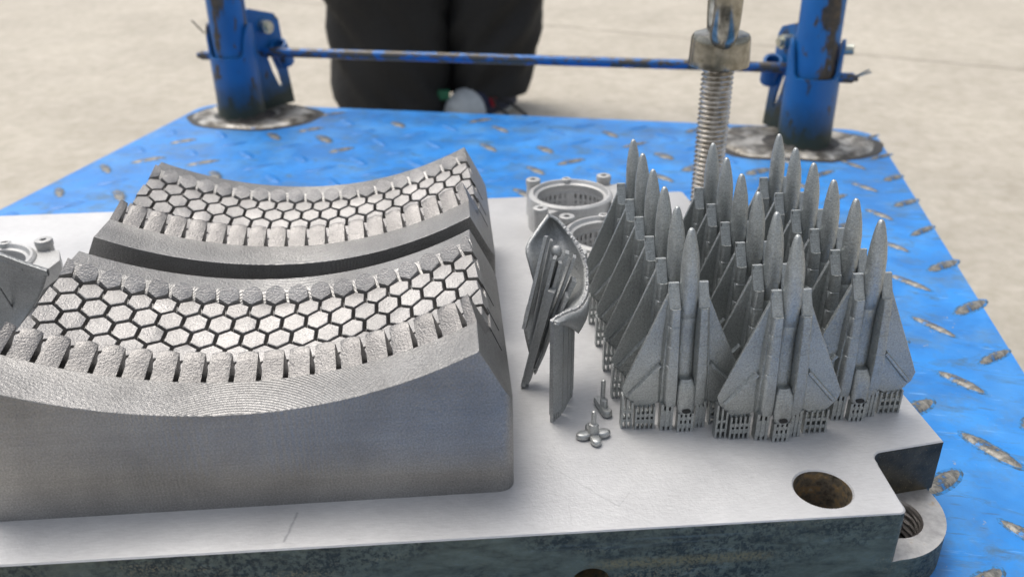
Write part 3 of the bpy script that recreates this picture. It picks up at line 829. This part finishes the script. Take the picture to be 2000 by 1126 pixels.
for cn, x, y in cols:
    for i in range(6):
        j = jet0 if not made else copy_tree(jet0); made = True
        j.location = Vector((x, y+41.6*i, 0))*S
        t = tails.get((cn, i)); 
        j['label'] = f'upright grey metal jet on lattice supports, {ordn[i]} in the {cn}' + (f', {t}' if t else '')
        j['label'] = ' '.join(j['label'].split()[:16]) if not t else ' '.join((f'grey upright metal jet, {ordn[i]} in the {cn}, {t}').split()[:16])

# ------------------------------------------------------------------ propeller and link, small printed parts
pr = thing('propeller', 'small grey four-bladed propeller lying flat with its shaft upright, beside the jets', 'propeller', (94.3, 528, 0), R(6))
def puck(g, cx, cy, ang, L, W, hgt, z0=0.6):
    rings = []
    for z, f_ in ((z0, .84), (z0+hgt*.22, 1), (z0+hgt*.72, .98), (z0+hgt*.93, .84), (z0+hgt, .55)):
        ring = []
        for k in range(18):
            t = 2*math.pi*k/18; a = L*f_*math.cos(t); b = W*f_*math.sin(t)
            ring.append((cx+a*math.cos(ang)-b*math.sin(ang), cy+a*math.sin(ang)+b*math.cos(ang), z))
        rings.append(ring)
    g.loft(rings)
for k in range(4):
    an = math.pi/2*k; g = Geo(); puck(g, 7.4*math.cos(an), 7.4*math.sin(an), an, 6.3, 4.3, 4.8); g.obj('blade', 'small', pr, smooth=R(60))
g = Geo(); g.lathe([(3.6, .5), (3.9, 2), (4, 11.5), (3.5, 12.8), (2.2, 13.2)], (0, 0), 20, caps=True); g.obj('hub', 'small', pr, smooth=True)
g = Geo(); g.lathe([(1.9, 12), (1.9, 23), (1.5, 24.2), (.6, 24.7)], (0, 0), 14, caps=True); g.obj('shaft', 'small', pr, smooth=True)
lk = thing('link_arm', 'small grey oval link arm with an upright peg, between propeller and jets', 'link arm', (107.6, 563.5, 0), R(-78))
g = Geo()
rings = []
for z, r in ((.6, 3.4), (2, 4.2), (4.6, 4.1), (6, 3.2)):
    rings.append([(9*(1 if math.cos(t) > 0 else -1)+r*math.cos(t), r*math.sin(t), z) for t in [2*math.pi*(k+.5)/24 for k in range(24)]])
g.loft(rings); g.obj('arm', 'small', lk, smooth=R(50))
g = Geo(); g.lathe([(3, 5), (3, 11), (2.2, 12)], (1.5, 0), 16, caps=True); g.lathe([(2, 5), (2, 10.5), (1.2, 11.5)], (4.5, 0), 14, caps=True); g.obj('hub', 'small', lk, smooth=True)
g = Geo(); g.lathe([(1.9, 11), (1.9, 26.5), (1.4, 27.8), (.6, 28.2)], (-1, 0), 14, caps=True); g.obj('peg', 'small', lk, smooth=True)

# ------------------------------------------------------------------ bearing casings
def make_casing():
    root = thing('bearing_casing', 'x', 'casing', (0, 0, 0), 0, 'printed ring casings with screw bosses')
    g = Geo()
    g.lathe([(44, 27), (41, 27), (41, 33), (39.5, 34), (39.5, 36.5), (42.5, 37.5), (44.5, 41.5), (47, 41.5), (49.5, 39.5), (50.5, 36), (50.5, .02)], (0, 0), 72)
    g.obj('ring', 'casing', root, smooth=R(30))
    # perforated support skirt: cylinder wall with real openings
    N = 120; zs = [0.02, 4.5, 9, 12, 14.5, 18, 24, 27.1]
    V = [(41.4*math.cos(2*math.pi*k/N), 41.4*math.sin(2*math.pi*k/N), z) for z in zs for k in range(N)]
    F = []
    for j in range(len(zs)-1):
        for i in range(N):
            if j in (1, 3, 5) and i % 3 == 0 and (i//3) % 9 != 0: continue
            a = j*N+i; b = j*N+(i+1) % N; F.append((a, b, b+N, a+N))
    o = mesh('support_skirt', V, F, 'casing', root, smooth=R(50)); md = o.modifiers.new('thick', 'SOLIDIFY'); md.thickness = 1.6*S; md.offset = 1
    for ax, ay, h, r in ((-41, 39, 46, 9), (46, 39, 48, 9), (-41, -53, 45, 9), (1, 47, 42.6, 6)):
        g = Geo(); g.lathe([(3.4, h-5), (3.4, h-.3), (r-1.6, h), (r-.5, h-.5), (r, h-2), (r, h-6), (r-.8, h-8), (r-.8, 16), (r-.6, .02)], (ax, ay), 26)
        g.add([(ax+3.4*math.cos(2*math.pi*k/26), ay+3.4*math.sin(2*math.pi*k/26), h-5) for k in range(26)], [tuple(range(26))])
        bs = g.obj('screw_boss', 'casing', root, smooth=R(35))
        for q in range(3):
            if r < 7: continue
            g = Geo(); t = R(-70+q*22)
            c = Vector((ax+(r-.75)*math.cos(t), ay+(r-.75)*math.sin(t), 9)); tx = Vector((-math.sin(t), math.cos(t), 0)); nx = Vector((math.cos(t), math.sin(t), 0))
            V = [c+tx*a+Vector((0, 0, b))+nx*.15 for a, b in ((-.8, -3), (.8, -3), (.8, 3), (-.8, 3))]; V += [v-nx*.7 for v in V]
            g.add(V, [(0, 1, 2, 3), (0, 4, 5, 1), (1, 5, 6, 2), (2, 6, 7, 3), (3, 7, 4, 0)]); g.obj('vent_shade_strip', 'dark', bs)  # dark strips on the boss wall paint the shade of its slots
        # web joining boss and ring
        d = Vector((-ax, -ay, 0)); L = d.length; d.normalize(); p = Vector((-d.y, d.x, 0))*(r*.8)
        a = Vector((ax, ay, 0)); b = a+d*(max(4, L-44)); z1 = 37 if r > 7 else 40
        g = Geo(); V = [a-p, a+p, b+p*1.9, b-p*1.9]; g.add([(v.x, v.y, 12) for v in V]+[(v.x, v.y, z1) for v in V], [(3, 2, 1, 0), (4, 5, 6, 7), (0, 1, 5, 4), (1, 2, 6, 5), (2, 3, 7, 6), (3, 0, 4, 7)])
        g.obj('web', 'casing', root)
    # flat wing of the flange on the right
    g = Geo(); pl = [(40, 30), (62, 34), (74, 8), (70, -26), (44, -34), (47, 0)]
    n = len(pl); g.add([(x, y, 22) for x, y in pl]+[(x, y, 37.5) for x, y in pl], [tuple(range(n))[::-1], tuple(range(n, 2*n))]+[(i, (i+1) % n, n+(i+1) % n, n+i) for i in range(n)])
    g.obj('flange_plate', 'casing', root)
    return root
c1 = make_casing(); c1.location = Vector((131, 948, 0))*S; c1['label'] = 'pale ring casing at the back edge of the plate, complete ring in view'
c2 = copy_tree(c1); c2.location = Vector((157, 826, 0))*S; c2['label'] = 'pale ring casing half hidden between curved vane and jets'
c3 = copy_tree(c1); c3.location = Vector((-483, 812, 0))*S; c3.rotation_euler = (0, 0, R(-2)); c3['label'] = 'pale ring casing at the left edge of the photo, behind a dark vane'

# ------------------------------------------------------------------ curved vane with its supports (right of the molds)
def cam_pt(px, py, Y):
    d = fw+rt*((px-1000)/1668.2)-up*((py-563)/1668.2); t = Y/d.y; return Vector((d.x*t, Y, 400+d.z*t))
def spline(P, n):
    out = []
    P = [Vector(p) for p in P]
    for i in range(n):
        t = i/(n-1)*(len(P)-1); k = min(int(t), len(P)-2); f = t-k
        a = P[max(k-1, 0)]; b = P[k]; c = P[k+1]; d = P[min(k+2, len(P)-1)]
        out.append(.5*((2*b)+(-a+c)*f+(2*a-5*b+4*c-d)*f*f+(-a+3*b-3*c+d)*f**3))
    return out
vane = thing('curved_vane', 'thin grey curled vane on tall comb supports, between the molds and jets', 'vane', (60, 600, 0))
O = Vector((60, 600, 0))
# rim and left border as real 3D curves (measured once, kept as coordinates)
rim = spline([cam_pt(*q) for q in ((1071, 420, 665), (1092, 432, 662), (1120, 466, 648), (1140, 502, 632), (1147, 540, 618), (1144, 575, 602), (1128, 600, 585), (1102, 612, 566), (1077, 627, 549))], 33)
lft = spline([cam_pt(*q) for q in ((1069, 424, 663), (1048, 452, 652), (1029, 484, 640), (1036, 520, 632), (1044, 560, 628), (1030, 600, 622), (1023, 640, 618), (1034, 690, 610), (1046, 730, 606))], 33)
V = []; NU = 15
for k in range(33):
    a, b = lft[k], rim[k]
    for i in range(NU):
        u = i/(NU-1); p = a.lerp(b, u); bow = math.sin(math.pi*u)*min(1, k/7)*26*(1-.45*k/32)
        V.append(p+Vector((.35*bow, bow, -.15*bow))-O)
o = mesh('vane_shell', V, grid_faces(NU, 33), 'vane', vane, smooth=R(60)); md = o.modifiers.new('thick', 'SOLIDIFY'); md.thickness = 3.0*S; md.offset = 0
# ragged sintered crust along the rim
g = Geo(); pts = [p-O+Vector((random.uniform(-.5, .5), random.uniform(-.5, .5), random.uniform(-.3, .9))) for p in spline(rim[5:], 110)]
g.tube(pts, [1.25+random.uniform(-.35, .6) for _ in pts], 6); g.obj('rough_rim', 'casing', vane)
# comb wall: stands from the plate up to the rim's lower end
Abase = Vector((63.6, 549, 0)); Bbase = Vector((86.8, 585.6, 0)); nseg = 14
dirw = (Bbase-Abase).normalized(); nw = Vector((dirw.y, -dirw.x, 0)); Lw = (Bbase-Abase).length
gaps = (5, 9, 12)
panels = [(0, 5), (5, 9), (9, 12), (12, 14)]
def ztop(u): return 93-31*u+3*math.sin(u*3)
for a_, b_ in panels:
    g = Geo(); u0 = a_/nseg+.016; u1 = b_/nseg-.016; K = 7
    for side_ in (0,):
        rows = []
        for q in range(K):
            u = u0+(u1-u0)*q/(K-1); p = Abase+dirw*Lw*u+nw*(1.5*math.sin(u*5))
            rows.append([p-nw*1.6+Vector((0, 0, 7)), p+nw*1.6+Vector((0, 0, 7)), p+nw*1.6+Vector((0, 0, ztop(u))), p-nw*1.6+Vector((0, 0, ztop(u)))])
        g.loft([[v-O for v in r_] for r_ in rows])
    # comb teeth at the foot
    nt_ = max(2, round((b_-a_)*.95))
    for q in range(nt_):
        u = u0+(u1-u0)*(q+.5)/nt_; p = Abase+dirw*Lw*u+nw*(1.5*math.sin(u*5))-O
        e = dirw*.95
        ring = lambda z: [p-e-nw*1.3+Vector((0, 0, z)), p+e-nw*1.3+Vector((0, 0, z)), p+e+nw*1.3+Vector((0, 0, z)), p-e+nw*1.3+Vector((0, 0, z))]
        g.loft([ring(.02), ring(7.5)])
    g.obj('support_panel', 'vane', vane)
# outer skirt blending the comb wall into the shell
V = []; NK = 13
for k in range(NK):
    u = k/(NK-1); lo = Abase+dirw*Lw*u+nw*1.7+Vector((0, 0, ztop(u)-2))
    hi = rim[32-int(round(u*12))]+Vector((1.4, -.5, -1))
    for i in range(6):
        f = i/5; p = lo.lerp(hi, f)+nw*3.2*math.sin(math.pi*f)
        V.append(p-O)
o = mesh('outer_skirt', V, grid_faces(6, NK), 'vane', vane, smooth=R(60)); md = o.modifiers.new('thick', 'SOLIDIFY'); md.thickness = 1.6*S
# slender braces fanning up from one foot
def brace(p0, p1, w0, w1, th=10, name='brace', tw=0):
    g = Geo(); p0 = Vector(p0); p1 = Vector(p1); d = (p1-p0).normalized()
    a = Vector((1, -.25+tw, 0)); a = (a-d*a.dot(d)).normalized(); b = d.cross(a)
    V = []
    for p, w_ in ((p0, w0), (p1, w1)):
        V += [p+a*sx*w_/2+b*sy*th/2-O for sx, sy in ((-1, -1), (1, -1), (1, 1), (-1, 1))]
    g.loft([V[:4], V[4:]]); g.obj(name, 'vane', vane)
ft = lambda px, py: cam_pt(px, py, 604)
for (x0, y0, Y0, x1, y1, Y1, w0, w1, tw) in (
        (1024, 640, 608, 1067, 461, 628, 3.0, 2.6, 0), (1033, 668, 616, 1077, 468, 634, 1.6, 2.0, .2),
        (1023, 750, 604, 1084, 502, 612, 4.0, 2.6, 0), (1031, 742, 603, 1079, 566, 604, 4.2, 5.4, -.1),
        (1030, 735, 605, 1093, 510, 614, 2.4, 3.0, .3), (1036, 730, 606, 1108, 492, 618, 1.6, 3.2, .1),
        (1040, 725, 607, 1122, 500, 618, 1.6, 2.6, .1), (1044, 715, 606, 1114, 560, 608, 1.6, 2.6, .3), (1046, 710, 605, 1121, 545, 610, 1.6, 4.0, .2),
        (1048, 715, 604, 1107, 575, 600, 1.4, 2.4, .2)):
    brace(cam_pt(x0, y0, Y0), cam_pt(x1, y1, Y1), w0, w1, tw=tw)
g = Geo()
for q in range(4):
    p = Vector((46+q*1.5, 604, 0))-O; g.box(p.x-.5, p.x+.5, p.y-1.5, p.y+1.5, .02, 7)
g.obj('brace_foot', 'vane', vane)
g = Geo(); c = cam_pt(1087, 491, 622)-O; rings = []
for k in range(1, 10):
    t = math.pi*k/10; rings.append([c+Vector((4.4*math.sin(t)*math.cos(a), 4.4*math.sin(t)*math.sin(a), -5.4*math.cos(t))) for a in [2*math.pi*i/16 for i in range(16)]])
g.loft(rings); g.obj('ball_end', 'vane', vane, smooth=True)

# ------------------------------------------------------------------ second vane at the left edge
v2 = thing('curved_vane', 'dark grey vane with rolled top edge, left of the front mold at the photo edge', 'vane', (-380, 650, 0))
O2 = Vector((-380, 650, 0))
topc = spline([cam_pt(*q) for q in ((-120, 455, 700), (-50, 480, 690), (0, 497, 682), (48, 515, 676), (94, 530, 672))], 21)
botc = spline([cam_pt(*q) for q in ((-150, 760, 690), (-60, 740, 682), (0, 705, 676), (10, 675, 674), (34, 648, 672))], 21)
V = []
for k in range(21):
    for i in range(11):
        u = i/10; p = topc[k].lerp(botc[k], u)+Vector((-.2, 1, 0))*math.sin(math.pi*u)*9
        # right-hand border bows outward like the real blade
        p += Vector((1, 0, 0))*math.sin(math.pi*u)*4*(k/20)**2
        V.append(p-O2)
o = mesh('vane_shell', V, grid_faces(11, 21), 'vane_dark', v2, smooth=R(60)); md = o.modifiers.new('thick', 'SOLIDIFY'); md.thickness = 2.2*S
g = Geo(); pts = [p-O2+Vector((0, -1, 0)) for p in topc]; rings = []
for p in pts: rings.append([p+Vector((0, a, b)) for a, b in ((-1, -3.4), (2, -3.6), (3, 1.6), (1, 2.4), (-1.6, 1.6))])
g.loft(rings); g.obj('rolled_edge', 'vane_dark', v2, smooth=R(50))
for (x0, y0, x1, y1) in ((44, 523, 68, 602), (0, 560, 40, 648)):
    a = cam_pt(x0, y0, 677); b = cam_pt(x1, y1, 681)
    g = Geo(); g.tube([a+Vector((0, -1.2, 0))-O2, (a+b)/2+Vector((0, -1, 0))-O2+Vector((-.2, 5, 0)), b-O2], .9, 6); g.obj('seam', 'vane_dark', v2)
g = Geo()
for k in range(6):
    x = -470+k*19; g.box(x-O2.x, x+15-O2.x, 684-O2.y, 687-O2.y, .02, 30)
g.obj('support_panel', 'vane_dark', v2)

# ------------------------------------------------------------------ person behind the trolley
per = thing('person', 'person in loose black trousers and a grey-toed sneaker standing behind the trolley', 'person', (-60, 2880, GZ))
def cloth_leg(g, pts, seed):
    rings = []
    for q, (x, y, z, rx, ry) in enumerate(pts):
        ring = []
        for k in range(48):
            t = 2*math.pi*k/48
            zz_ = z+rx*1.1*math.cos(t)*(1 if seed < 3 else -1)
            f = 1+.07*noise.noise(Vector((math.cos(t)*1.6+seed, math.sin(t)*1.6, z*.006)))+.15*noise.noise(Vector((math.cos(t)*1.1+seed, math.sin(t)*1.1, zz_*.013)))+.03*noise.noise(Vector((math.cos(t)*4+seed, math.sin(t)*4, zz_*.03)))
            ring.append((x+rx*f*math.cos(t), y+ry*f*math.sin(t), z))
        rings.append(ring)
    g.loft(rings)
def resample(P, n):
    out = []
    for i in range(n):
        t = i/(n-1)*(len(P)-1); k = min(int(t), len(P)-2); f = t-k; out.append(tuple(a+(b-a)*f for a, b in zip(P[k], P[k+1])))
    return out
g = Geo()
cloth_leg(g, resample([(-138, 0, 2, 192, 190), (-148, 10, 120, 196, 175), (-142, 15, 340, 205, 160), (-150, 10, 640, 205, 165), (-120, 0, 1000, 200, 175), (-105, 0, 1350, 190, 170)], 40), 0.)
cloth_leg(g, resample([(172, 20, 66, 138, 135), (180, 30, 180, 160, 150), (196, 40, 340, 172, 150), (190, 20, 640, 185, 160), (150, 0, 1000, 200, 175), (110, 0, 1350, 190, 170)], 40), 5.)
cloth_leg(g, resample([(0, 0, 1250, 300, 190), (0, 0, 1500, 290, 180), (0, 0, 1620, 270, 165)], 10), 9.)
g.obj('trousers', 'trouser', per, smooth=R(80))
g = Geo()
cloth_leg(g, resample([(0, 0, 1480, 310, 200), (0, 0, 1800, 320, 190), (0, 0, 2200, 370, 180), (0, 0, 2400, 330, 150), (0, 0, 2470, 130, 110)], 24), 2.)
for s_ in (-1, 1):
    g.tube([(s_*330, 0, 2370), (s_*420, 10, 2000), (s_*430, -40, 1620), (s_*420, -120, 1420)], [110, 95, 80, 62], 20)
g.obj('jacket', 'jacket', per, smooth=R(80))
# body: one continuous skinned figure under the clothes
bv = [(0, 0, 1500), (0, 0, 1900), (0, 0, 2300), (0, 0, 2480), (0, -20, 2600), (0, -25, 2760)]
be = [(0, 1), (1, 2), (2, 3), (3, 4), (4, 5)]; br = [200, 200, 180, 80, 120, 95]
for s_ in (-1, 1):
    i = len(bv); bv += [(s_*110, 0, 1350), (s_*(130), 20, 760), (s_*150, 40, 140), (s_*150, -60, 70)]; be += [(0, i), (i, i+1), (i+1, i+2), (i+2, i+3)]; br += [130, 80, 55, 50]
    i = len(bv); bv += [(s_*300, 0, 2300), (s_*420, 10, 1960), (s_*420, -120, 1430), (s_*415, -140, 1330)]; be += [(2, i), (i, i+1), (i+1, i+2), (i+2, i+3)]; br += [90, 62, 42, 45]
    j = i+3
    for f_ in range(5):
        i = len(bv); oy = -30+f_*18; bv += [(s_*(418), -150+oy, 1270), (s_*412, -160+oy*1.1, 1200 if f_ else 1240)]; be += [(j, i), (i, i+1)]; br += [16, 13]
me = bpy.data.meshes.new('body'); me.from_pydata([Vector(v)*S for v in bv], be, [])
body = link('body', me, 'skin', per); sk = body.modifiers.new('skin', 'SKIN')
for v, r_ in zip(me.skin_vertices[0].data, br): v.radius = (r_*S*.8, r_*S*.8)
me.skin_vertices[0].data[0].use_root = True
sb_ = body.modifiers.new('sub', 'SUBSURF'); sb_.levels = 1; sb_.render_levels = 2
def shoe(px_, py_, rz, fancy):
    sh = bpy.data.objects.new('shoe', None)
    g = Geo(); rings = []
    for y, w_, h, z0 in ((-175, 30, 30, 14), (-165, 56, 52, 12), (-130, 72, 74, 12), (-80, 78, 92, 12), (-20, 72, 125, 12), (60, 62, 150, 12), (110, 50, 120, 12), (125, 24, 60, 14)):
        rings.append([(w_*math.cos(t), y, z0+h*max(0, math.sin(t))**.8 if math.sin(t) > 0 else z0) for t in [2*math.pi*k/24 for k in range(24)]])
    g.loft(rings)
    ro = Matrix.Rotation(rz, 4, 'Z')
    def xf(g_): g_.V = [tuple(ro @ Vector(v)+Vector((px_, py_, 0))) for v in g_.V]
    xf(g); up_ = g.obj('shoe', 'navy', per, smooth=R(70))
    g = Geo(); rings = []
    for y, w_, h, z0 in ((-184, 30, 24, 12), (-176, 50, 56, 8), (-155, 64, 74, 8), (-130, 74, 82, 8), (-112, 78, 90, 8)):
        rings.append([(w_*math.cos(t), y, z0+h*max(0, math.sin(t))**.8 if math.sin(t) > 0 else z0) for t in [2*math.pi*k/24 for k in range(24)]])
    g.loft(rings); xf(g); g.obj('toe_cap', 'toe', up_, smooth=R(70))
    g = Geo(); rings = []
    for z, f_ in ((1, .98), (14, 1.02)):
        rings.append([(84*f_*math.cos(t)*(1-.12*math.sin(t)), 158*f_*math.sin(t)-28, z) for t in [2*math.pi*k/32 for k in range(32)]])
    g.loft(rings); xf(g); g.obj('sole', 'white', up_, smooth=R(50))
    g = Geo(); g.box(30, 84, -80, -64, 40, 70); xf(g); g.obj('red_tab', 'red', up_)
    if fancy:
        g = Geo(); g.tube([(60, -70, 95), (100, -60, 60), (140, -70, 62), (185, -80, 46), (215, -80, 30)], 5, 8); g.tube([(62, -70, 88), (110, -90, 40), (150, -95, 30)], 5, 8); xf(g); g.obj('lace', 'lace', up_, smooth=True)
shoe(165, -5, R(-38), True); shoe(-140, 60, R(-8), False)
g = Geo(); g.box(2, 40, -95, -80, 62, 92); g.obj('green_patch', 'green', per)

# natural slight unevenness: no perfectly aligned repeats
print('lugs', cnt, 'objects', len(bpy.data.objects))
